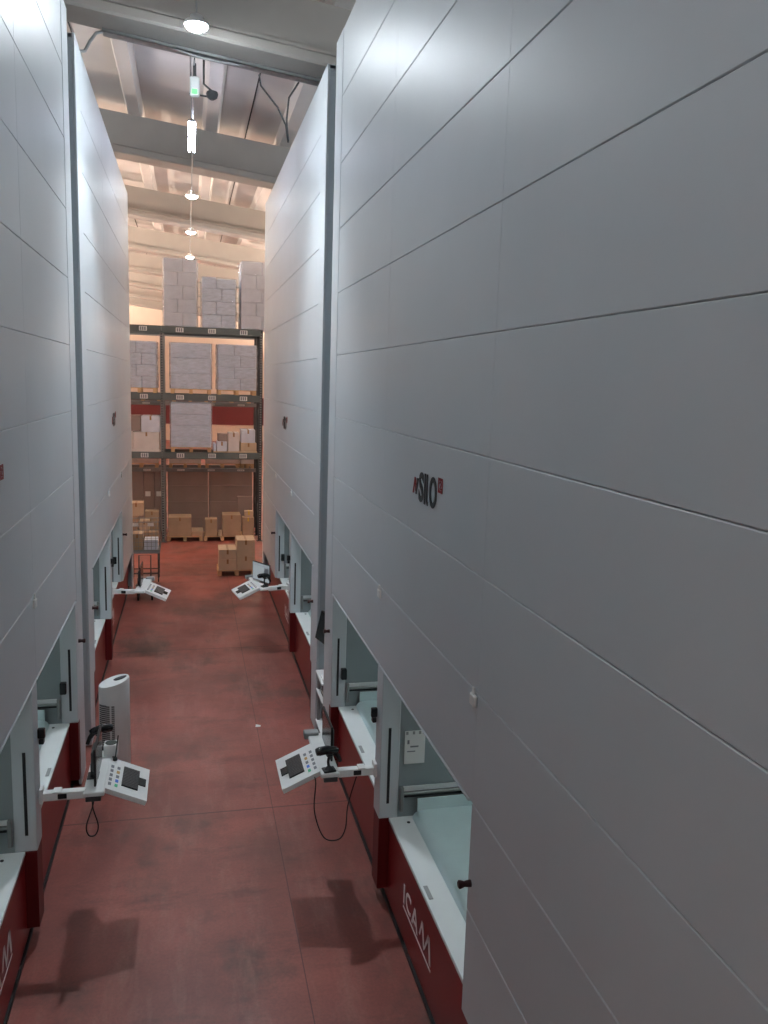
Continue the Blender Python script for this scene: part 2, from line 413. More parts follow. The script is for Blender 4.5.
    for vv in (BA[1] - .005, BB[1] + .02):
        r = MB(); a = P(vv, -.012, Z[8] - .06)
        r.box(a[0] - .012, a[0] + .012, a[1] - .045, a[1] + .045, a[2] - .04, a[2] + .04, .008)
        r.box(a[0] - .006, a[0] + .006, a[1] - .018, a[1] + .018, a[2] + .03, a[2] + .085, .004)
        build(r, 'lifting_clip', LABELW, t)
    # lettering: reading direction is towards -y on the right row, +y on the left row
    ty = -side
    yc = y_far + direction * ULEN / 2 - .10
    def place(mb, tx0, z0):
        def f(p): return (xf - side * (.004 + p[2]), yc + ty * (tx0 + p[0]), z0 + p[1])
        return mb.map(f)
    W = .81; o0 = -W / 2
    zz = MB()
    zz.poly([(0, .0, 0), (.028, 0, 0), (.07, .13, 0), (.042, .13, 0)], (0, 0, .003))
    zz.poly([(.045, .13, .0), (.075, .13, 0), (.105, .05, 0), (.08, .02, 0)], (0, 0, .003))
    build(place(zz, o0 + .03, 4.135), 'zigzag_mark', INKR, t, 'dark red zigzag mark')
    zz = MB(); zz.poly([(.085, .0, 0), (.115, 0, 0), (.165, .13, 0), (.12, .13, 0)], (0, 0, .003))
    build(place(zz, o0 + .03, 4.135), 'zigzag_mark', INK, t, 'black stroke of the zigzag mark')
    tx = o0 + .20
    for ch, w in (('S', .13), ('I', .036), ('l', .052), ('O', .19)):
        if ch == 'O':
            mb = MB(); N = 28; ou = []; 
            for kk in range(N):
                a0, a1 = 2 * math.pi * kk / N, 2 * math.pi * (kk + 1) / N
                def pt(a, s): return (w / 2 + (w / 2 - s) * math.cos(a), .117 + (.117 - s) * math.sin(a), 0)
                mb.poly([pt(a0, 0), pt(a1, 0), pt(a1, .042), pt(a0, .042)], (0, 0, .003))
        elif ch == 'l':
            mb = MB(); mb.poly([(0, .05, 0), (0, .235, 0), (.034, .235, 0), (.034, .05, 0)], (0, 0, .003))
            mb.poly([(0, .05, 0), (.032, .05, 0), (.04, .03, 0), (.056, .03, 0), (.056, 0, 0), (.03, 0, 0), (.008, .02, 0)], (0, 0, .003))
        elif ch == 'I':
            mb = MB(); mb.poly([(0, 0, 0), (0, .235, 0), (w, .235, 0), (w, 0, 0)], (0, 0, .003))
        else:
            mb = text_mb(ch, .235, w, .003, .035)
        build(place(mb, tx, 4.088), 'letter', INK, t); tx += w + .024
    bd = MB(); e = .108
    for a0, a1, c0, c1 in ((0, .02, 0, e), (e - .02, e, 0, e), (.02, e - .02, 0, .02), (.02, e - .02, e - .02, e)):
        bd.poly([(a0, c0, 0), (a1, c0, 0), (a1, c1, 0), (a0, c1, 0)], (0, 0, .003))
    build(place(bd, tx + .004, 4.226), 'number_badge', INKR, t, 'small dark red square badge')
    build(place(text_mb('2', .062, .046, .003, .02), tx + .035, 4.249), 'number', INKR, t)
    # maker lettering on the red base
    def place2(mb, tx0, z0):
        ym = y_far + direction * 4.40
        def f(p): return (xf + side * (.1045 - .002 - p[2]), ym + ty * (tx0 + p[0]), z0 + p[1])
        return mb.map(f)
    build(place2(MB().poly([(0, 0, 0), (.035, 0, 0), (.035, .18, 0), (0, .18, 0)], (0, 0, .003)), -.44, .40), 'letter', INKW, t)
    build(place2(text_mb('C', .18, .17, .003, .012), -.37, .40), 'letter', INKW, t)
    ma = MB(); ma.poly([(0, 0, 0), (.035, 0, 0), (.11, .145, 0), (.10, .18, 0), (.085, .18, 0)], (0, 0, .003))
    ma.poly([(.11, .145, 0), (.10, .18, 0), (.12, .18, 0), (.20, 0, 0), (.165, 0, 0)], (0, 0, .003)); ma.poly([(.06, .04, 0), (.14, .04, 0), (.13, .068, 0), (.07, .068, 0)], (0, 0, .003))
    build(place2(ma, -.17, .40), 'letter', INKW, t)
    mm = MB()
    for st in ([(0, .06), (.03, .06), (.105, .22), (.07, .22)], [(.07, .22), (.105, .22), (.165, .02), (.14, 0)], [(.14, 0), (.165, .02), (.30, .22), (.25, .22)], [(.25, .22), (.30, .22), (.345, 0), (.305, 0)]):
        mm.poly([(p[0], p[1], 0) for p in st], (0, 0, .003))
    build(place2(mm, .07, .40), 'letter', INKW, t)
    build(place2(MB().poly([(0, 0, 0), (.86, 0, 0), (.86, .018, 0), (0, .018, 0)], (0, 0, .003)), -.44, .355), 'tagline_bar', INKW, t)
    return t

lift_unit(1, 10.465, -1, 'huge grey panelled storage lift filling the right side of the photo', False)
lift_unit(-1, 10.465, -1, 'grey panelled storage lift nearest on the left, cut off by the left edge', False)
lift_unit(1, 11.13, 1, 'far grey storage lift on the right, beyond the narrow gap, near the rack', True)
lift_unit(-1, 11.13, 1, 'far grey storage lift on the left, behind the white tower heater', True)

# taped sheet inside the nearest right bay
s = MB().box(XR + .225, XR + .425, 7.096, 7.0985, 1.42, 1.75)
pn = thing('paper_notice', 'white paper sheet taped inside the nearest right loading bay', 'paper notice', (XR + .32, 7.09, 1.42))
build(s, 'sheet', PAPER, pn)
for dx in (.235, .30, .36, .40):
    build(MB().box(XR + dx, XR + dx + .022, 7.093, 7.096, 1.715, 1.745), 'tape_piece', GREYPL, pn)
build(MB().box(XR + .28, XR + .36, 7.0935, 7.096, 1.585, 1.60).box(XR + .25, XR + .27, 7.0935, 7.096, 1.62, 1.66).box(XR + .25, XR + .33, 7.0935, 7.096, 1.54, 1.55), 'printed_mark', GREYI, pn)

# ------------------------------------------------------------------ operator consoles
def console(side, y, label, rot=0.0, mon_rot=0.0, lit=False, tidy=False, cup=False, scan=None, mtilt=0.0, ma=.42, my=.40):
    """local frame: +a runs from the unit into the aisle, y along the aisle"""
    xf = XR if side > 0 else XL
    t = thing('operator_console', label, 'operator console', (xf, y, 1.365), rotz=rot, local=True)
    S_ = -side
    def bx(mb, a0, a1, y0, y1, z0, z1, ch=.004): return mb.box(S_ * a0, S_ * a1, y0, y1, z0, z1, ch)
    m = MB(); bx(m, 0.018, .05, -.055, .055, -.09, .045, .006); bx(m, .03, .40, -.035, .04, -.075, .0, .006)
    bx(m, .13, .20, -.045, .05, -.004, .012); build(m, 'support_arm', CONW, t)
    m = MB(); bx(m, .17, .245, -.042, -.034, -.06, -.012); build(m, 'arm_joint', BLACK, t)
    m = MB(); bx(m, .38, .56, -.06, .86, -.055, -.012, .008)
    build(m, 'shelf', CONW, t)
    # tilted keyboard board
    L_, dz = .37, -.165
    def tl(u, yy, h):      # u along the slope 0..1, h above its face
        nx, nz = -dz / math.hypot(L_, dz), L_ / math.hypot(L_, dz)
        return (S_ * (.545 + u * L_ + nx * h), yy, -.012 + u * dz + nz * h)
    def slab(mb, u0, u1, y0, y1, h0, h1):
        vs = [tl(u, yy, h) for h in (h0, h1) for yy in (y0, y1) for u in (u0, u1)]
        return mb.add(vs, [(0, 2, 3, 1), (4, 5, 7, 6), (0, 1, 5, 4), (2, 6, 7, 3), (0, 4, 6, 2), (1, 3, 7, 5)])
    m = MB(); slab(m, 0, 1, .02, .64, -.045, 0); bo = build(m, 'keyboard_board', CONW, t)
    m = MB(); slab(m, .38, .76, .15, .52, .001, .012); kb = build(m, 'keyboard', BLACK, bo)
    m = MB(); slab(m, .76, .93, .26, .40, .001, .010); build(m, 'touchpad', BLACKG, bo)
    ks = MB()
    for i in range(5):
        for j in range(12):
            slab(ks, .395 + i * .071, .395 + i * .071 + .056, .160 + j * .0295, .160 + j * .0295 + .023, .012, .0145)
    ko = build(ks, 'key_caps', DARKGREY, bo)
    ic = [GREENI, BLUEI, GREYI, AMBERI, GREYI]
    for i in range(5):
        for j, mm in ((0, ic[i]), (1, GREYI)):
            y_ = .10 + i * .085
            m = MB(); slab(m, .23 - .15 * j, .23 - .15 * j + .07, y_, y_ + .05, .0005, .003); build(m, 'icon_sticker', mm, bo)
    # monitor on its foot
    ca, cy = ma, my
    Mx = Matrix.Translation((S_ * ca, cy, 0)) @ Matrix.Rotation(mon_rot, 4, 'Z')
    def rot_(mb): return mb.map(lambda p: Mx @ Vector(p))
    f = S_   # screen faces the aisle
    Tm = Matrix.Translation((0, 0, .18)) @ Matrix.Rotation(mtilt, 4, 'Y') @ Matrix.Translation((0, 0, -.18))
    def rt(mb): return mb.map(lambda p: Mx @ Tm @ Vector(p))
    m = MB().box(-f * .006, f * .012, -.27, .27, .015, .36, .004); mo = build(rt(m), 'monitor', BLACK, t)
    m = MB().box(f * .0125, f * .015, -.255, .255, .03, .345); build(rt(m), 'screen', SCREEN if lit else SCREEND, mo)
    if lit:
        m = MB()
        for zz in (.30, .335): m.box(f * .0152, f * .0156, -.24, .24, zz, zz + .006)
        m.box(f * .0152, f * .0156, -.24, -.10, .10, .28)
        build(rt(m), 'screen_lines', GREYI, mo)
    m = MB().box(-f * .045, -f * .006, -.12, .12, .08, .27, .015); build(rt(m), 'monitor_back', DARKGREY, mo)
    m = MB().box(-f * .06, -f * .03, -.03, .03, -.012, .12, .004).box(-f * .09, f * .01, -.07, .07, -.012, -.002, .003); build(rot_(m), 'monitor_stand', BLACK, mo)
    if cup:
        m = MB(); m.box(S_ * .49, S_ * .62, .64, .77, -.012, .10, .006); build(m, 'holder_box', CONW, t)
        m = MB(); m.lathe((S_ * .555, .705, .098), [(.05, 0), (.055, .006), (.045, .008)], 20); build(m, 'holder_opening', mat('dark_green_grey', (48, 56, 50), .6), t)
    else:
        m = MB(); m.box(S_ * .45, S_ * .60, .80, .90, -.05, .02, .008); build(m, 'end_box', GREYPL, t)
    if scan is not None:
        # under-shelf cable box and hanging cable loop
        m = MB(); bx(m, .40, .53, -.058, .0, -.10, -.055); build(m, 'cable_box', DARKGREY, t)
        pts = scan
        m = MB(); P = [Vector((S_ * a, yy, z)) for a, yy, z in pts]
        Q = []
        for i in range(len(P) - 1):
            p0, p1, p2, p3 = P[max(i - 1, 0)], P[i], P[i + 1], P[min(i + 2, len(P) - 1)]
            for k in range(8):
                u = k / 8; Q.append(.5 * ((2 * p1) + (p2 - p0) * u + (2 * p0 - 5 * p1 + 4 * p2 - p3) * u * u + (3 * p1 - p0 - 3 * p2 + p3) * u ** 3))
        Q.append(P[-1]); m.tube(Q, .006, 6); build(m, 'cable', BLACK, t)
    return t

consR = console(1, 7.215, 'white operator console with black keyboard jutting from the nearest right pillar', scan=[(.62, .05, -.06), (.60, .0, -.12), (.61, -.02, -.40), (.52, -.04, -.66), (.38, -.04, -.70), (.31, -.03, -.60), (.29, -.03, -.36), (.21, -.02, -.07)], ma=.425, my=.40)
consL = console(-1, 7.215, 'white operator console with upright pen and box on the nearest left pillar', cup=True, scan=[(.47, -.03, -.10), (.45, -.03, -.18), (.40, -.03, -.34), (.42, -.03, -.43), (.475, -.03, -.43), (.50, -.03, -.34), (.46, -.03, -.18), (.455, -.03, -.10)], ma=.475, my=.26)
consFR = console(1, 14.375, 'white operator console with lit monitor on the far right lift', rot=math.radians(10), mon_rot=math.radians(20), lit=True, ma=.43, my=.34)
consFL = console(-1, 14.375, 'white operator console with black keyboard on the far left lift', rot=math.radians(-6), mon_rot=math.radians(4), ma=.44, my=.36)

# barcode scanners in their stands (held by the consoles, things of their own)
def scanner(loc, yaw, label, s=1.0):
    t = thing('barcode_scanner', label, 'barcode scanner', loc, rotz=yaw, local=True)
    build(MB().box(-.06, .06, -.05, .05, 0, .018, .006).lathe((0, 0, .018), [(.045, 0), (.03, .015), (.014, .03)], 16), 'stand_foot', BLACK, t)
    build(MB().tube([(0, 0, .02), (-.01, 0, .09), (.0, 0, .15)], .013, 10).box(-.03, .03, -.03, .03, .145, .165, .008), 'stand_neck', BLACK, t)
    h = MB().tube([(-.13, 0, .20), (-.10, 0, .205), (-.02, 0, .21), (.05, 0, .20), (.085, 0, .19)], [.033, .042, .040, .034, .022], 12)
    ho = build(h, 'scanner_head', BLACKG, t)
    build(MB().tube([(.04, 0, .195), (.085, 0, .14), (.11, 0, .08)], [.026, .022, .018], 10), 'scanner_grip', BLACK, ho)
    return t
scanner((XR - .475, 7.22, 1.3535), math.radians(8), 'black barcode scanner in stand on the nearest right console')
scanner((XL + .43, 8.035, 1.3535), math.radians(200), 'black barcode scanner in stand on the nearest left console')
scanner((XR - .45, 14.34, 1.3535), math.radians(20), 'black barcode scanner beside the lit monitor on the far right console')
# pen standing on the left console
p = thing('stylus_pen', 'thin black pen standing upright beside the left keyboard', 'pen', (XL + .60, 7.80, 1.335))
build(MB().lathe((XL + .60, 7.80, 1.340), [(.022, 0), (.022, .02), (.012, .03)], 14), 'pen_holder', BLACK, p)
build(MB().tube([(XL + .60, 7.80, 1.35), (XL + .63, 7.82, 1.58)], .006, 8), 'pen', BLACK, p)

# ------------------------------------------------------------------ tower heater
t = thing('tower_heater', 'tall white oval tower heater standing on the floor by the left lift', 'heater', (-.92, 10.25, 0))
def oval(mb, z0, z1, rx, ry, cx=-.92, cy=10.25): return mb.lathe((cx, cy, 0), [(rx * .96, z0), (rx, z0 + .015), (rx, z1 - .02), (rx * .97, z1)], 36, sx=1, sy=ry / rx)
build(oval(MB(), .05, 1.24, .185, .15).map(lambda p: (p[0], p[1], p[2] + (.28 * (p[0] + .92) + .10 * (p[1] - 10.25) if p[2] > 1 else 0))), 'housing', CONW, t)
build(oval(MB(), 0, .05, .20, .17), 'foot', GREYPL, t)
build(MB().lathe((-.85, 10.28, 1.258), [(.075, 0), (.08, .008), (.06, .010)], 24, sx=1, sy=.7).map(lambda p: (p[0], p[1], p[2] + .28 * (p[0] + .85))), 'control_dial', DARKGREY, t)
def on_h(a): return (-.92 + .187 * math.cos(a), 10.25 + .152 * math.sin(a))
for a0, a1 in ((math.radians(-158), math.radians(-104)), (math.radians(-97), math.radians(-86))):
    gr = MB()
    for i in range(26):
        z = .30 + i * .026
        seg = 6
        for k in range(seg):
            b0, b1 = a0 + (a1 - a0) * k / seg, a0 + (a1 - a0) * (k + 1) / seg
            p0, p1 = on_h(b0), on_h(b1); gr.add([(p0[0], p0[1], z), (p1[0], p1[1], z), (p1[0], p1[1], z + .016), (p0[0], p0[1], z + .016)], [(0, 1, 2, 3)])
    build(gr, 'air_grille', DARKGREY, t)
nb = MB(); a0, a1 = math.radians(-158), math.radians(-116)
for k in range(5):
    b0, b1 = a0 + (a1 - a0) * k / 5, a0 + (a1 - a0) * (k + 1) / 5; p0, p1 = on_h(b0), on_h(b1)
    nb.add([(p0[0], p0[1], .955), (p1[0], p1[1], .955), (p1[0], p1[1], .975), (p0[0], p0[1], .975)], [(0, 1, 2, 3)])
build(nb, 'name_strip', GREYI, t)
pk = on_h(math.radians(-79)); build(MB().box(pk[0] - .03, pk[0] + .03, pk[1] - .004, pk[1] + .01, .19, .225, .004), 'switch', mat('switch_red_brown', (92, 60, 58), .5), t)

# ------------------------------------------------------------------ workstation in the right gap
t = thing('gap_workbench', 'small white workbench squeezed into the gap between the two right lifts', 'workbench', (1.95, 10.8, 0))
build(MB().box(1.73, 2.6, 10.52, 11.08, .92, .95, .005), 'worktop', CONW, t)
build(MB().box(1.74, 2.6, 10.52, 11.08, .66, .68, .004), 'shelf_board', CONW, t)
build(MB().box(1.74, 2.6, 10.52, 11.08, .20, .22, .004), 'shelf_board', CONW, t)
for xx, yy in ((1.78, 10.55), (1.78, 11.05), (2.57, 10.55), (2.57, 11.05)):
    build(MB().box(xx - .02, xx + .02, yy - .02, yy + .02, 0, .92, .003), 'leg', GREYPL, t)
t = thing('wall_monitor', 'dark tilted monitor mounted in the gap between the two right lifts', 'monitor', (1.85, 11.13, 1.6))
def tiltm(mb): 
    Mx = Matrix.Translation((1.78, 10.76, 1.66)) @ Matrix.Rotation(math.radians(12), 4, 'Y') @ Matrix.Rotation(math.radians(18), 4, 'Z')
    return mb.map(lambda p: Mx @ Vector(p))
mo = build(tiltm(MB().box(-.0, .04, -.17, .17, -.20, .20, .006)), 'monitor_case', BLACK, t)
build(tiltm(MB().box(-.004, -.0005, -.158, .158, -.188, .188)), 'screen', SCREEND, mo)
build(MB().tube([(1.80, 10.82, 1.66), (1.95, 10.9, 1.66), (1.98, 11.128, 1.64)], .02, 8), 'bracket', GREYPL, t)
# things on that bench
tag(build(MB().box(1.76, 1.98, 10.56, 10.80, .951, .975, .003), 'paper_tray', LABELW), 'white paper tray on the workbench in the right gap', 'paper tray')
pr = thing('label_printer', 'small dark printer on the lower shelf of the gap workbench', 'printer', (1.92, 10.72, .681))
build(MB().box(1.78, 2.05, 10.58, 10.86, .681, .83, .01), 'case', DARKGREY, pr); build(MB().box(1.775, 1.781, 10.64, 10.80, .74, .755), 'paper_slot', LABELW, pr)
cb = MB(); pts = []
for k in range(28):
    a = k / 27 * 4.2 * math.pi; pts.append((1.86 + .05 * math.cos(a * .5), 10.74 + .16 * math.cos(a), .40 + .15 * math.sin(a)))
tag(build(cb.tube(pts, .009, 6), 'cable_coil', BLACK), 'black cable coil on the bottom shelf of the gap workbench', 'cable')
bpy.data.objects['cable_coil'].location.z = -.02

# ------------------------------------------------------------------ pallet racks
def rack(yf, yb, xs, levels, label, um, dark_last, beam_m, bh=.15):
    t = thing('pallet_rack', label, 'pallet rack', (xs[1], yf, 0))
    for i, x in enumerate(xs):
        m = MB()
        for yy in (yf, yb):
            m.box(x - .05, x + .05, yy + .006 if yy == yf else yy - .08, yy + .086 if yy == yf else yy, .01, levels[-1] - .002, .004)
            m.box(x - .09, x + .09, yy - .03 if yy == yf else yy - .12, yy + .12 if yy == yf else yy + .03, 0, .012)
        k = 0; z = .3
        while z < levels[-1] - .4:
            m.tube([(x, yf + .08 if k % 2 == 0 else yb - .08, z), (x, yb - .08 if k % 2 == 0 else yf + .08, z + .75)], .018, 6); z += .75; k += 1
        o = build(m, 'upright_frame', RACKD if (dark_last and i == len(xs) - 1) else um, t)
        build(MB().box(x - .022, x + .022, yf + .002, yf + .0055, .1, levels[-1] - .1), 'perforated_strip', PERF, o)
    for i in range(len(xs) - 1):
        for lv in levels:
            for yy in (yf - .045, yb + .004):
                m = MB().box(xs[i] + .01, xs[i + 1] - .01, yy, yy + .045, lv - bh, lv, .006)
                bo = build(m, 'beam', beam_m, t)
                if yy < yf:
                    for fx in (.18, .5, .82):
                        xx = xs[i] + (xs[i + 1] - xs[i]) * fx
                        pl = build(MB().box(xx - .11, xx + .11, yy - .004, yy - .001, lv - bh + .035, lv - .035), 'location_label', LABELW, bo)
                        lm = MB()
                        for q in range(3): lm.box(xx - .085 + q * .06, xx - .045 + q * .06, yy - .006, yy - .0045, lv - bh + .05, lv - .05)
                        build(lm, 'label_digits', GREYI, bo)
    return t
rack(25.5, 26.55, [-3.62, -.77, 2.14], [2.76, 4.50, 6.46], 'grey pallet rack across the end of the aisle, front row', RACKL, True, RACKG, .2)
rack(27.0, 28.0, [-3.62, -.78, 2.17], [2.12, 4.22, 6.40], 'second pallet rack row standing behind the front rack', RACKL, True, RACKL, .12)

def pallet(x0, x1, y, z, dep, label, grp=None):
    t = thing('wooden_pallet', label, 'pallet', ((x0 + x1) / 2, y + dep / 2, z), grp)
    w = x1 - x0
    m = MB()
    for i in range(7):
        yy = y + i * (dep - .1) / 6; m.box(x0, x1, yy, yy + .1, z + .122, z + .144, .003)
    for i in range(3):
        xx = x0 + i * (w - .1) / 2; m.box(xx, xx + .1, y, y + dep, z + .10, z + .122)
    build(m, 'deck_boards', WOOD, t)
    for i in range(3):
        for j in range(3):
            xx = x0 + i * (w - .1) / 2; yy = y + j * (dep - .14) / 2
            build(MB().box(xx, xx + .1, yy, yy + .14, z + .022, z + .10, .003), 'block', WOOD, t)
    m = MB()
    for i in range(3):
        xx = x0 + i * (w - .1) / 2; m.box(xx, xx + .1, y, y + dep, z, z + .022)
    build(m, 'bottom_boards', WOOD, t)
    return z + .1445

def carton(mb_x0, x1, y0, y1, z0, z1, label, m=CARD, grp=None, tape=True, name='cardboard_box', tm=TAPEB):
    x0 = mb_x0
    t = thing(name, label, 'box', ((x0 + x1) / 2, (y0 + y1) / 2, z0), grp)
    build(MB().box(x0, x1, y0, y1, z0, z1, .006), 'carton_body', m, t)
    if tape:
        xc = (x0 + x1) / 2
        build(MB().box(xc - .025, xc + .025, y0 - .002, y0 + .0005, z1 - .12, z1 - .006).box(xc - .025, xc + .025, y0, y1, z1 - .001, z1 + .002), 'tape_strip', tm, t)
    return t

def wrapped(x0, x1, y, dep, z0, z1, label, rows, cols=2, m=WRAPG, grp=None, uneven=False):
    t = thing('wrapped_load', label, 'wrapped load', ((x0 + x1) / 2, y + dep / 2, z0), grp)
    h = (z1 - z0) / rows
    for r in range(rows):
        cut = [0, .42 if r % 2 else .58, 1] if cols == 2 else [i / cols for i in range(cols + 1)]
        for c in range(len(cut) - 1):
            zt = z0 + h * (r + 1) - .004
            if uneven and r == rows - 1: zt -= .05 + .04 * c
            dy = random.uniform(0, .012)
            build(MB().box(x0 + (x1 - x0) * cut[c] + .006, x0 + (x1 - x0) * cut[c + 1] - .006, y + dy, y + dep, z0 + h * r + .001, zt, .012), 'carton', m, t)
    top = z1 - (.05 if uneven else 0)
    f = MB(); nx, nz = 14, 16; e = .012
    def face(axis, sgn):
        vs = []; fs = []
        for j in range(nz + 1):
            for i in range(nx + 1):
                u, v = i / nx, j / nz; k = random.uniform(0, .03)
                if axis == 'y': p = (x0 - e + (x1 - x0 + 2 * e) * u, (y - e - k) if sgn < 0 else (y + dep + e + k), z0 + .004 + (top - z0) * v)
                else: p = ((x0 - e - k) if sgn < 0 else (x1 + e + k), y - e + (dep + 2 * e) * u, z0 + .004 + (top - z0) * v)
                vs.append(p)
        for j in range(nz):
            for i in range(nx): a = j * (nx + 1) + i; fs.append((a, a + 1, a + nx + 2, a + nx + 1))
        f.add(vs, fs)
    face('y', -1); face('x', -1); face('x', 1)
    build(f, 'stretch_film', FILM, t)
    return t

LT = 'wrapped loads on the front rack'
# top level
zb = 6.464
for (x0, x1, zt, r, lab, un) in ((-.70, .25, 8.40, 5, 'tallest grey shrink-wrapped carton stack on top of the rack, left', False),
                                 (.40, 1.38, 7.98, 4, 'shorter silvery wrapped stack on top of the rack, middle', True),
                                 (1.53, 2.60, 8.44, 5, 'tall wrapped carton stack on top of the rack, beside the right lift', False)):
    wrapped(x0, x1, 25.47, 1.1, zb, zt, lab, r, 2, CARDG if r == 5 else WRAPG, LT, un)
# third level
for i, (x0, x1, lab, pl) in enumerate(((-1.90, -.92, 'wrapped grey load on the third rack level, left of the upright', 'pallet on the third rack level left of the upright'),
                             (-.52, .66, 'wrapped grey load on the third rack level, middle one', 'pallet under the middle wrapped load on the third rack level'),
                             (.85, 2.00, 'wrapped grey load on the third rack level, right one', 'pallet under the right wrapped load on the third rack level'))):
    z = pallet(x0, x1, 25.47, 4.504, 1.1, pl, 'pallets on the rack')
    wrapped(x0, x1, 25.47, 1.1, z + .001, 6.0, lab, 3 if i == 1 else 4, 1 if i == 1 else 2, WRAPG, LT)
# second level
z = pallet(-.52, .66, 25.47, 2.764, 1.1, 'pallet under the wrapped load on the second rack level', 'pallets on the rack')
wrapped(-.52, .66, 25.47, 1.1, z + .001, 4.23, 'banded grey wrapped load alone on the second rack level', 4, 1, WRAPG, LT)
BX = 'cartons on the second rack level'
build_deck = single(MB().box(.72, 2.04, 25.46, 26.54, 2.764, 2.80, .003), 'shelf_panel', CARD2, 'pale board shelf under small cartons right on the second rack level', 'shelf board')
single(MB().box(-1.92, -.83, 25.46, 26.54, 2.764, 2.82, .003), 'shelf_panel', CARDW, 'white board under the grey cartons on the second rack level, left', 'shelf board')
carton(-1.95, -1.62, 25.6, 26.4, 2.821, 3.36, 'narrow whitish carton low on the second rack level, at left lift edge', CARDW, BX, False)
carton(-1.60, -.86, 25.5, 26.4, 2.821, 3.34, 'whitish carton on the second rack level beside the upright, lower', CARDW, BX)
carton(-1.95, -1.40, 25.7, 26.4, 3.36, 3.82, 'dark grey carton on top of the narrow whitish carton', CARDD, BX, False)
carton(-1.37, -.84, 25.5, 26.4, 3.345, 3.82, 'grey carton stacked on the whitish carton beside the upright', CARDG, BX)
carton(.72, .80, 25.5, 26.2, 2.801, 3.02, 'thin blue-white packet beside the banded wrapped load', mat('pale_blue_card', (190, 204, 220), .6), BX, False)
carton(.83, 1.13, 25.5, 26.2, 2.801, 3.09, 'small pale blue carton right of the banded wrapped load', mat('pale_blue_card2', (214, 222, 232), .6), BX)
carton(.86, 1.14, 25.6, 26.2, 3.092, 3.32, 'small grey carton on the pale blue carton', CARDD, BX, False)
carton(1.17, 1.50, 25.5, 26.2, 2.801, 3.36, 'upright cream carton between blue and grey cartons', CARDW, BX)
carton(1.54, 2.02, 25.5, 26.2, 2.801, 3.06, 'low cream carton at the right end of the second rack level', CARD2, BX)
carton(1.56, 1.98, 25.52, 26.2, 3.062, 3.46, 'square grey carton on the low cream carton at right', CARDG, BX)
# rear row, lowest level: low white flat packs on pallets
for i, (x0, x1, lab, pl) in enumerate(((-2.00, -.95, 'low white flat pack left of the rear upright', 'pallet of the white flat pack left of the rear upright'), (-.62, .38, 'low white flat pack second from left on the rear rack', 'pallet of the second white flat pack on the rear rack'),
                         (.52, 1.60, 'low white flat pack under the small cartons, rear rack', 'pallet of the third white flat pack on the rear rack'), (1.64, 2.06, 'low white flat pack at the right end, rear rack', 'pallet of the white flat pack at the right end of the rear rack'))):
    z = pallet(x0, x1, 27.0, 2.124, .9, pl, 'pallets on the rear rack')
    carton(x0, x1, 27.0, 27.9, z + .001, z + .24, lab, CARDW, 'flat packs on the rear rack', False, 'flat_pack')
for i, (x0, x1, pl) in enumerate(((-1.95, -.86, 'empty pallet left of the upright on the rear rack, upper level'), (-.5, .6, 'empty pallet mid bay on the rear rack, upper level'), (.75, 1.95, 'empty pallet at right on the rear rack, upper level'))):
    pallet(x0, x1, 27.0, 4.224, .9, pl, 'pallets on the rear rack')
# big brown cartons on the floor behind
k = 0
for c, (x0, x1) in enumerate(((-.67, .60), (.64, 2.02))):
    for r, (z0, z1) in enumerate(((.0, .52), (.522, 1.03), (1.032, 1.55), (1.552, 2.0))):
        carton(x0, x1, 27.02, 27.95, z0, z1, 'big dark brown carton behind the rack, %s row of the %s column' % (('bottom', 'second', 'third', 'top')[r], ('left', 'right')[c]), CARDD, 'big brown cartons', False)
for i, (x0, x1, z0, z1, lab) in enumerate(((-2.0, -1.42, 0, 1.2, 'tall dark carton low at the left behind the wire cart'), (-2.0, -1.42, 1.202, 2.0, 'dark carton above the tall carton at left'), (-1.40, -1.08, 0, 2.0, 'tall narrow dark carton with white label at left'), (-1.06, -.89, 0, 2.0, 'tall narrow dark carton beside the rear upright'))):
    tt = carton(x0, x1, 27.05, 27.9, z0, z1, lab, CARDD, 'dark cartons behind the cart', False)
    if i >= 2: build(MB().box(x0 + .04, x0 + .2, 27.045, 27.049, 1.20, 1.36), 'white_label', LABELW, tt)
# floor level, front
FB = 'cartons on the floor under the rack'
z = pallet(-.66, .40, 25.62, 0.001, .8, 'pallet on the floor just right of the rack upright', 'pallets on the floor')
carton(-.62, .06, 25.65, 26.3, z + .001, .74, 'brown carton on the floor pallet just right of the rack upright', CARD, FB)
single(MB().box(.09, .40, 25.63, 26.3, z + .001, z + .12, .004).box(.07, .42, 25.61, 26.32, z + .12, z + .16, .004), 'carton_tray', CARD2, 'low pale open carton beside the brown carton on the floor pallet', 'box', FB)
z = pallet(.44, 1.56, 25.62, 0.001, .8, 'pallet on the floor in the middle under the rack', 'pallets on the floor')
carton(.48, .84, 25.64, 26.0, z + .001, .68, 'small taped carton standing on the middle floor pallet', CARD, FB)
carton(.88, .99, 25.64, 25.9, z + .001, z + .16, 'tiny carton between two brown cartons on the middle pallet', CARD2, FB, False)
carton(1.01, 1.56, 25.64, 26.3, z + .001, .80, 'large brown carton at the right of the middle floor pallet', CARD, FB)
carton(.5, 1.5, 26.05, 26.4, z + .001, .70, 'long brown carton behind the small taped carton', CARDD, FB, False) if False else None
z = pallet(1.60, 1.98, 25.62, 0.001, .8, 'short pallet at the dark right rack upright', 'pallets on the floor')
carton(1.62, 1.97, 25.64, 26.0, z + .001, .72, 'carton with yellow tape next to the dark rack upright', CARD, FB, True, 'cardboard_box', TAPEY)
carton(1.68, 1.95, 25.66, 25.9, .722, .92, 'small yellow-taped carton topmost at the dark rack upright', CARD2, FB, True, 'cardboard_box', TAPEY)
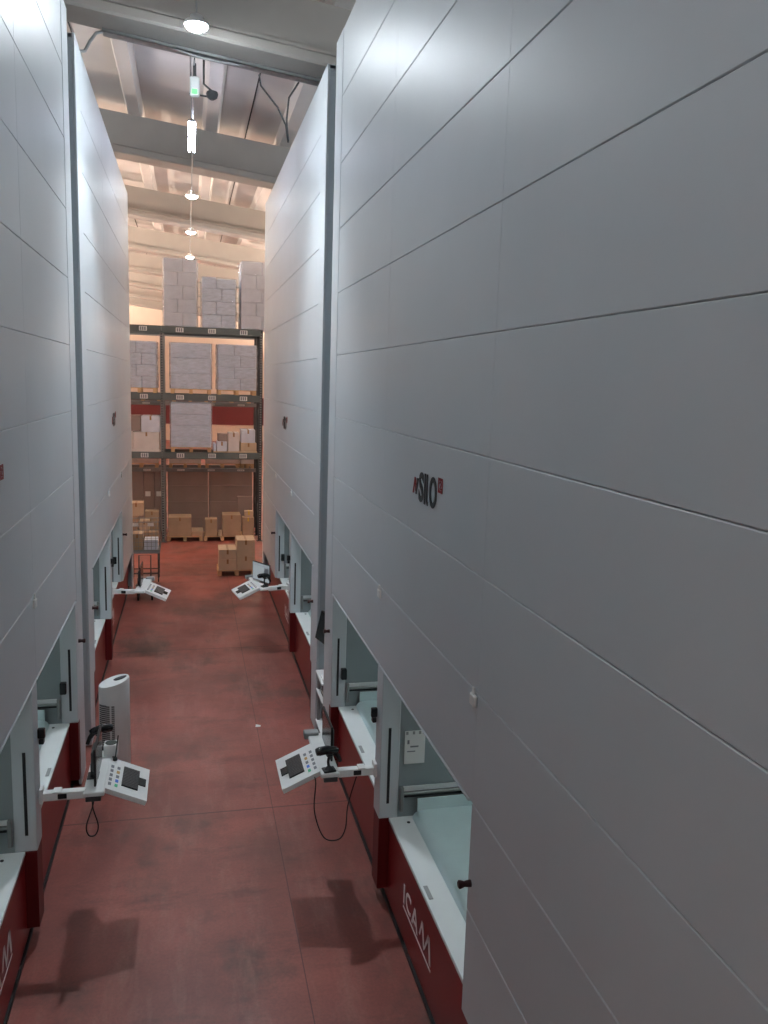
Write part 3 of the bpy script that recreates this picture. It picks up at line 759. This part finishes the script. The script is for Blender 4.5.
carton(1.50, 1.98, 26.435, 26.53, 0.001, 1.28, 'tall flat brown carton leaning behind the yellow-taped cartons', CARDD, FB, False)
# left floor stack
LS = 'cartons behind the wire cart'
carton(-1.98, -1.50, 25.3, 25.9, 0.001, .44, 'bottom carton at the lift end behind the wire cart', CARD, LS)
carton(-1.98, -1.50, 25.3, 25.9, .442, .85, 'second carton at the lift end behind the wire cart', CARD, LS)
carton(-1.75, -1.34, 25.32, 25.8, .852, 1.24, 'topmost pale carton behind the wire cart, at the lift end', CARD2, LS)
carton(-1.47, -.90, 25.0, 25.45, 0.001, .40, 'bottom carton behind the right half of the wire cart', CARD, LS)
carton(-1.45, -1.16, 25.02, 25.4, .402, .76, 'middle pale carton behind the wire cart', CARD2, LS)
carton(-1.32, -.92, 25.47, 25.49 + .38, 0.001, .62, 'lower carton near the grey rack upright', CARD, LS)
carton(-1.30, -.90, 25.48, 25.86, .622, .96, 'upper carton near the grey rack upright', CARD, LS)

# carton group on its pallet in the aisle
z = pallet(.70, 1.66, 20.9, 0.001, .8, 'pallet in the aisle carrying four pale cartons', 'pallets on the floor')
AG = 'pale cartons stacked in the aisle'
carton(.73, 1.17, 20.92, 21.6, z + .001, .43, 'lower left pale carton on the aisle pallet', CARD2, AG)
tt = carton(.73, 1.17, 20.92, 21.6, .432, .68, 'upper left pale carton on the aisle pallet', CARD2, AG)
carton(1.18, 1.64, 20.92, 21.6, z + .001, .50, 'lower right pale carton on the aisle pallet', CARD2, AG)
carton(1.18, 1.64, 20.92, 21.6, .502, .92, 'upper right pale carton on the aisle pallet, the highest', CARD2, AG)

# wire basket cart
t = thing('wire_basket_cart', 'wire basket cart on tall legs at the end of the left lift', 'cart', (-1.05, 20.7, 0))
wires = MB(); x0, x1, y0, y1 = -1.40, -.70, 20.4, 21.0
for z in [.80 + .1 * i for i in range(8)]:
    r = .012 if z > 1.45 or z < .85 else .005
    wires.tube([(x0, y0, z), (x1, y0, z), (x1, y1, z), (x0, y1, z), (x0, y0, z)], r, 6)
for i in range(8):
    x = x0 + (x1 - x0) * i / 7
    for y in (y0, y1): wires.tube([(x, y, .80), (x, y, 1.5)], .005, 6)
for i in range(1, 6):
    y = y0 + (y1 - y0) * i / 6
    for x in (x0, x1): wires.tube([(x, y, .80), (x, y, 1.5)], .005, 6)
build(wires, 'wire_basket', STEEL, t)
build(MB().box(x0, x1, y0, y1, .72, .80, .01), 'basket_tray', GREYPL, t)
for x in (x0 + .04, x1 - .04):
    for y in (y0 + .04, y1 - .04):
        lo = build(MB().tube([(x, y, .10), (x, y, .73)], .018, 8), 'leg', DARKGREY, t)
        build(MB().lathe((x - .012, y, .055), [(.05, 0), (.055, .004), (.055, .02), (.05, .024)], 16, axis='x').tube([(x, y, .05), (x, y, .11)], .014, 6), 'caster', BLACK, lo)
build(MB().tube([(x0 + .04, y0 + .04, .22), (x1 - .04, y0 + .04, .22), (x1 - .04, y1 - .04, .22), (x0 + .04, y1 - .04, .22), (x0 + .04, y0 + .04, .22)], .014, 8), 'base_frame', DARKGREY, t)
for dx in (.06, .42):
    build(MB().box(x0 + dx, x0 + dx + .14, y0 - .02, y0 - .014, 1.40, 1.48), 'white_tag', LABELW, t)
CC = 'cartons in the wire cart'
carton(-1.36, -1.10, 20.46, 20.9, .802, 1.2, 'brown carton inside the wire cart, left', CARD, CC)
carton(-1.07, -.75, 20.46, 20.9, .802, 1.05, 'low grey carton inside the wire cart, right', CARDG, CC, False)
# hand trolley in front of the cart
t = thing('hand_trolley', 'black hand trolley with small wheels in front of the wire cart', 'trolley', (-.98, 18.9, 0))
build(MB().box(-1.16, -.78, 18.65, 19.1, .26, .32, .01), 'deck', BLACK, t)
build(MB().tube([(-1.12, 19.05, .30), (-1.12, 19.12, .95), (-.86, 19.12, .95), (-.86, 19.05, .30)], .016, 8), 'handle', DARKGREY, t)
for x in (-1.12, -.82):
    for y in (18.7, 19.05):
        build(MB().lathe((x - .02, y, .10), [(.09, 0), (.1, .006), (.1, .034), (.09, .04)], 18, axis='x').box(x - .03, x + .03, y - .015, y + .015, .12, .26), 'wheel', BLACK, t)

# scrap of paper on the floor
tag(build(MB().add([(.92, 11.42, .004), (.99, 11.40, .012), (1.0, 11.47, .006), (.93, 11.49, .015), (.92, 11.42, .003), (.99, 11.40, .011), (1.0, 11.47, .005), (.93, 11.49, .014)],
    [(0, 1, 2, 3), (7, 6, 5, 4), (0, 4, 5, 1), (1, 5, 6, 2), (2, 6, 7, 3), (3, 7, 4, 0)]), 'paper_scrap', PAPER), 'tiny white paper scrap lying on the red floor', 'paper scrap')

# ------------------------------------------------------------------ ceiling fittings
def roofz(x, y): return zr + .22 - TILT * x
def highbay(x, y, z, label, em=None, beam=180, grp='round aisle lamps'):
    t = thing('high_bay_lamp', label, 'lamp', (x, y, z), grp)
    h = MB().lathe((x, y, z), [(.15, .0), (.155, .02), (.145, .045), (.09, .065), (.075, .12), (.03, .14)], 32)
    build(h, 'lamp_housing', CONW, t)
    build(MB().lathe((x, y, z - .012), [(.03, -.045), (.08, -.038), (.12, -.018), (.14, .004), (.14, .011)], 32), 'diffuser', em or LAMP, t)
    sp = bpy.data.lights.new('lamp_beam', 'SPOT'); sp.energy = beam; sp.spot_size = math.radians(100); sp.spot_blend = .7
    sp.shadow_soft_size = .12; sp.color = lin((238, 247, 255))
    so = bpy.data.objects.new('lamp_beam', sp); C.objects.link(so); so.parent = t; so.location = (0, 0, -.06)
    build(MB().tube([(x, y, z + .135), (x, y, roofz(x, y))], .012, 8), 'hanging_rod', GREYPL, t)
    return t
ZL = 9.36
highbay(.12, 11.45, ZL, 'round bright ceiling lamp nearest the camera, over the gap between lifts', LAMPS, 1050)
highbay(.10, 21.6, ZL, 'round ceiling lamp second along the aisle, past the tube lamp')
highbay(.09, 26.8, ZL, 'round ceiling lamp hanging above the front pallet rack')
highbay(.07, 32.2, ZL, 'small round ceiling lamp beyond the rack, at tall stack top')
highbay(.12, 6.0, ZL, 'round ceiling lamp above the near lifts, above the top edge of the view', LAMPD, 30)
highbay(.12, 0.4, ZL, 'round ceiling lamp right above the camera', LAMPE, 5)
t = thing('tube_lamp', 'twin tube ceiling lamp glowing white along the aisle', 'lamp', (.08, 16.0, 9.25))
build(MB().box(.06, .10, 15.1, 17.0, 9.262, 9.30, .006).box(.02, .14, 15.1, 15.14, 9.255, 9.28).box(.02, .14, 16.96, 17.0, 9.255, 9.28), 'lamp_tray', GREYPL, t)
for dx in (.035, .125): build(MB().tube([(dx, 15.12, 9.238), (dx, 16.98, 9.238)], .016, 10), 'tube', TUBE, t)
for yy in (15.3, 16.8): build(MB().tube([(.08, yy, 9.295), (.08, yy, roofz(.08, yy) )], .008, 6), 'hanging_rod', GREYPL, t)
t = thing('emergency_light', 'pale emergency light with green glow hanging before the tube lamp', 'emergency light', (.11, 13.1, 9.05))
build(MB().box(.04, .18, 13.05, 13.15, 9.02, 9.30, .02), 'case', ICE, t)
build(MB().box(.07, .15, 13.045, 13.0495, 9.05, 9.12), 'led', GREENLED, t)
build(MB().tube([(.11, 13.1, 9.30), (.11, 13.1, 9.48)], .025, 8).tube([(.11, 13.1, 9.47), (.11, 13.1, roofz(.11, 13) )], .01, 6), 'hanging_rod', DARKGREY, t)
t = thing('ceiling_camera', 'small dark dome camera hanging beside the emergency light', 'camera', (.36, 13.2, 9.15))
build(MB().lathe((.36, 13.2, 9.10), [(.03, -.06), (.075, -.03), (.09, .02), (.08, .05), (.03, .07)], 20), 'dome', DARKGREY, t)
build(MB().tube([(.36, 13.2, 9.16), (.24, 13.2, 9.25), (.24, 13.2, 9.5), (.26, 13.2, roofz(.26, 13) )], .016, 8), 'mount_arm', DARKGREY, t)
bars = MB()
t = single(MB().tube([(.03, 13.05, 9.62), (.46, 13.05, 9.60)], .014, 6).tube([(.10, 13.05, 9.62), (.10, 13.05, roofz(.1, 13) )], .008, 6), 'hanger_bar', DARKGREY, 'dark hanger bar above the emergency light', 'hanger bar')
t = single(MB().tube([(.03, 13.6, 9.22), (.40, 13.6, 9.20)], .014, 6).tube([(.05, 13.6, 9.22), (.05, 13.6, roofz(.05, 13.6) )], .008, 6), 'hanger_bar', DARKGREY, 'dark hanger bar below the emergency light', 'hanger bar')
single(MB().tube([(.10, 12.9, 9.46), (.10, 15.0, 9.42), (.09, 21.2, 9.40), (.08, 34, 9.42)], .013, 6), 'ceiling_conduit', GREYPL, 'thin grey conduit running along the aisle under the roof girders', 'conduit')
# cable tray under the first girder
yt = G0 + .60
t = thing('cable_tray', 'grey cable tray under the nearest roof girder', 'cable tray', (.3, yt, 9.4))
def zt_(x): return ZS - TILT * x
tm = MB()
tm.box(-1.12, 2.05, yt - .08, yt + .10, ZS - .055, ZS - .045).box(-1.12, 2.05, yt - .08, yt - .075, ZS - .055, ZS - .008).box(-1.12, 2.05, yt + .095, yt + .10, ZS - .055, ZS - .008)
build(tm.map(sh), 'tray_channel', STEEL, t)
c = MB()
c.tube([sh((x, yt - .03 + .012 * math.sin(x * 3), ZS - .03 - .05 * max(0, math.sin((x + .3) * 2.6)) * (x > -.3 and x < .9))) for x in [-1.1 + i * .09 for i in range(35)]], .016, 6)
build(c, 'cable', GREYPL, t)
c = MB(); c.tube([sh((x, yt + .03, ZS - .03)) for x in [-1.1 + i * .2 for i in range(16)]], .013, 6); build(c, 'cable', DARKGREY, t)
c = MB(); c.tube([(-1.10, yt - .02, 9.63), (-1.20, yt - .06, 9.58), (-1.28, yt - .12, 9.44), (-1.33, yt - .25, 9.27), (-1.42, yt - .4, 9.20), (-1.50, yt - .45, 9.172)], .022, 8)
build(c, 'flexible_conduit', GREYPL, t)
single(MB().lathe((-1.50, yt - .47, 8.996), [(.08, 0), (.08, .03), (.055, .05), (.055, .15), (.03, .17)], 16), 'conduit_cap', ICE, 'pale conduit cap on the top corner of the far left lift', 'conduit cap')
single(MB().tube([(1.02, yt + .13, 9.36), (1.05, yt + .16, 9.22), (1.30, yt + .18, 8.95), (1.42, yt + .18, 8.72), (1.46, yt + .18, 8.48), (1.46, yt + .18, 8.50), (1.43, yt + .18, 8.80), (1.46, yt + .16, 9.10), (1.60, yt + .14, 9.32)], .014, 6), 'hanging_cable', DARKGREY, 'dark cable hanging in a loop from the cable tray at right', 'cable')

# added out-of-view uplights: warm ones brighten the far roof, neutral ones the near roof
def warm(x, y, z, em=WARM, label='added unseen warm uplight brightening the far hall roof', grp='added warm fill uplights'):
    t = thing('fill_uplight', label, 'lamp', (x, y, z), grp)
    build(MB().lathe((x, y, z), [(.10, 0), (.30, .10), (.33, .16), (.30, .165)], 24), 'bowl', GREYPL, t)
    build(MB().lathe((x, y, z + .168), [(.29, 0), (.29, .01)], 24), 'diffuser', em, t)
    build(MB().tube([(x, y, z + .17), (x, y, roofz(x, y) )], .01, 6), 'hanging_rod', GREYPL, t)
for y in (24.5, 29, 35, 44, 54, 63):
    for x in (-9.5, 8.5): warm(x, y, 6.9)
for y in (-4, 3, 9.5, 16):
    for x, zl in ((-7.6, 9.3), (7.6, 8.5)): warm(x, y, zl, NEUT, 'added unseen white uplight brightening the roof over the lifts', 'added white fill uplights')

# ------------------------------------------------------------------ world, camera, view
w = bpy.data.worlds.new('World'); SC.world = w; w.use_nodes = True
w.node_tree.nodes['Background'].inputs[0].default_value = (.5, .55, .6, 1); w.node_tree.nodes['Background'].inputs[1].default_value = .05
f = 822.85; yaw, pitch, roll = .2353, .1547, -.0316
fw = Vector((math.sin(yaw) * math.cos(pitch), math.cos(yaw) * math.cos(pitch), -math.sin(pitch)))
rt = Vector((math.cos(yaw), -math.sin(yaw), 0)); dn = fw.cross(rt)
r2 = rt * math.cos(roll) + dn * math.sin(roll); d2 = dn * math.cos(roll) - rt * math.sin(roll)
cam = bpy.data.cameras.new('Camera'); co = bpy.data.objects.new('Camera', cam); C.objects.link(co)
cam.sensor_fit = 'VERTICAL'; cam.sensor_height = 36; cam.lens = f / 1024 * 36; cam.clip_start = .05; cam.clip_end = 200
M = Matrix((r2, -d2, -fw)).transposed().to_4x4(); M.translation = (0, 0, 2.85 * 1.75); co.matrix_world = M
SC.camera = co
SC.view_settings.view_transform = 'Standard'; SC.view_settings.look = 'None'
SC.view_settings.exposure = 0.09; SC.view_settings.gamma = 1.0; SC.view_settings.use_curve_mapping = False
SC.cycles.use_denoising = True; SC.cycles.max_bounces = 10; SC.cycles.diffuse_bounces = 6; SC.cycles.glossy_bounces = 4
SC.cycles.sample_clamp_indirect = 6; SC.cycles.transparent_max_bounces = 12
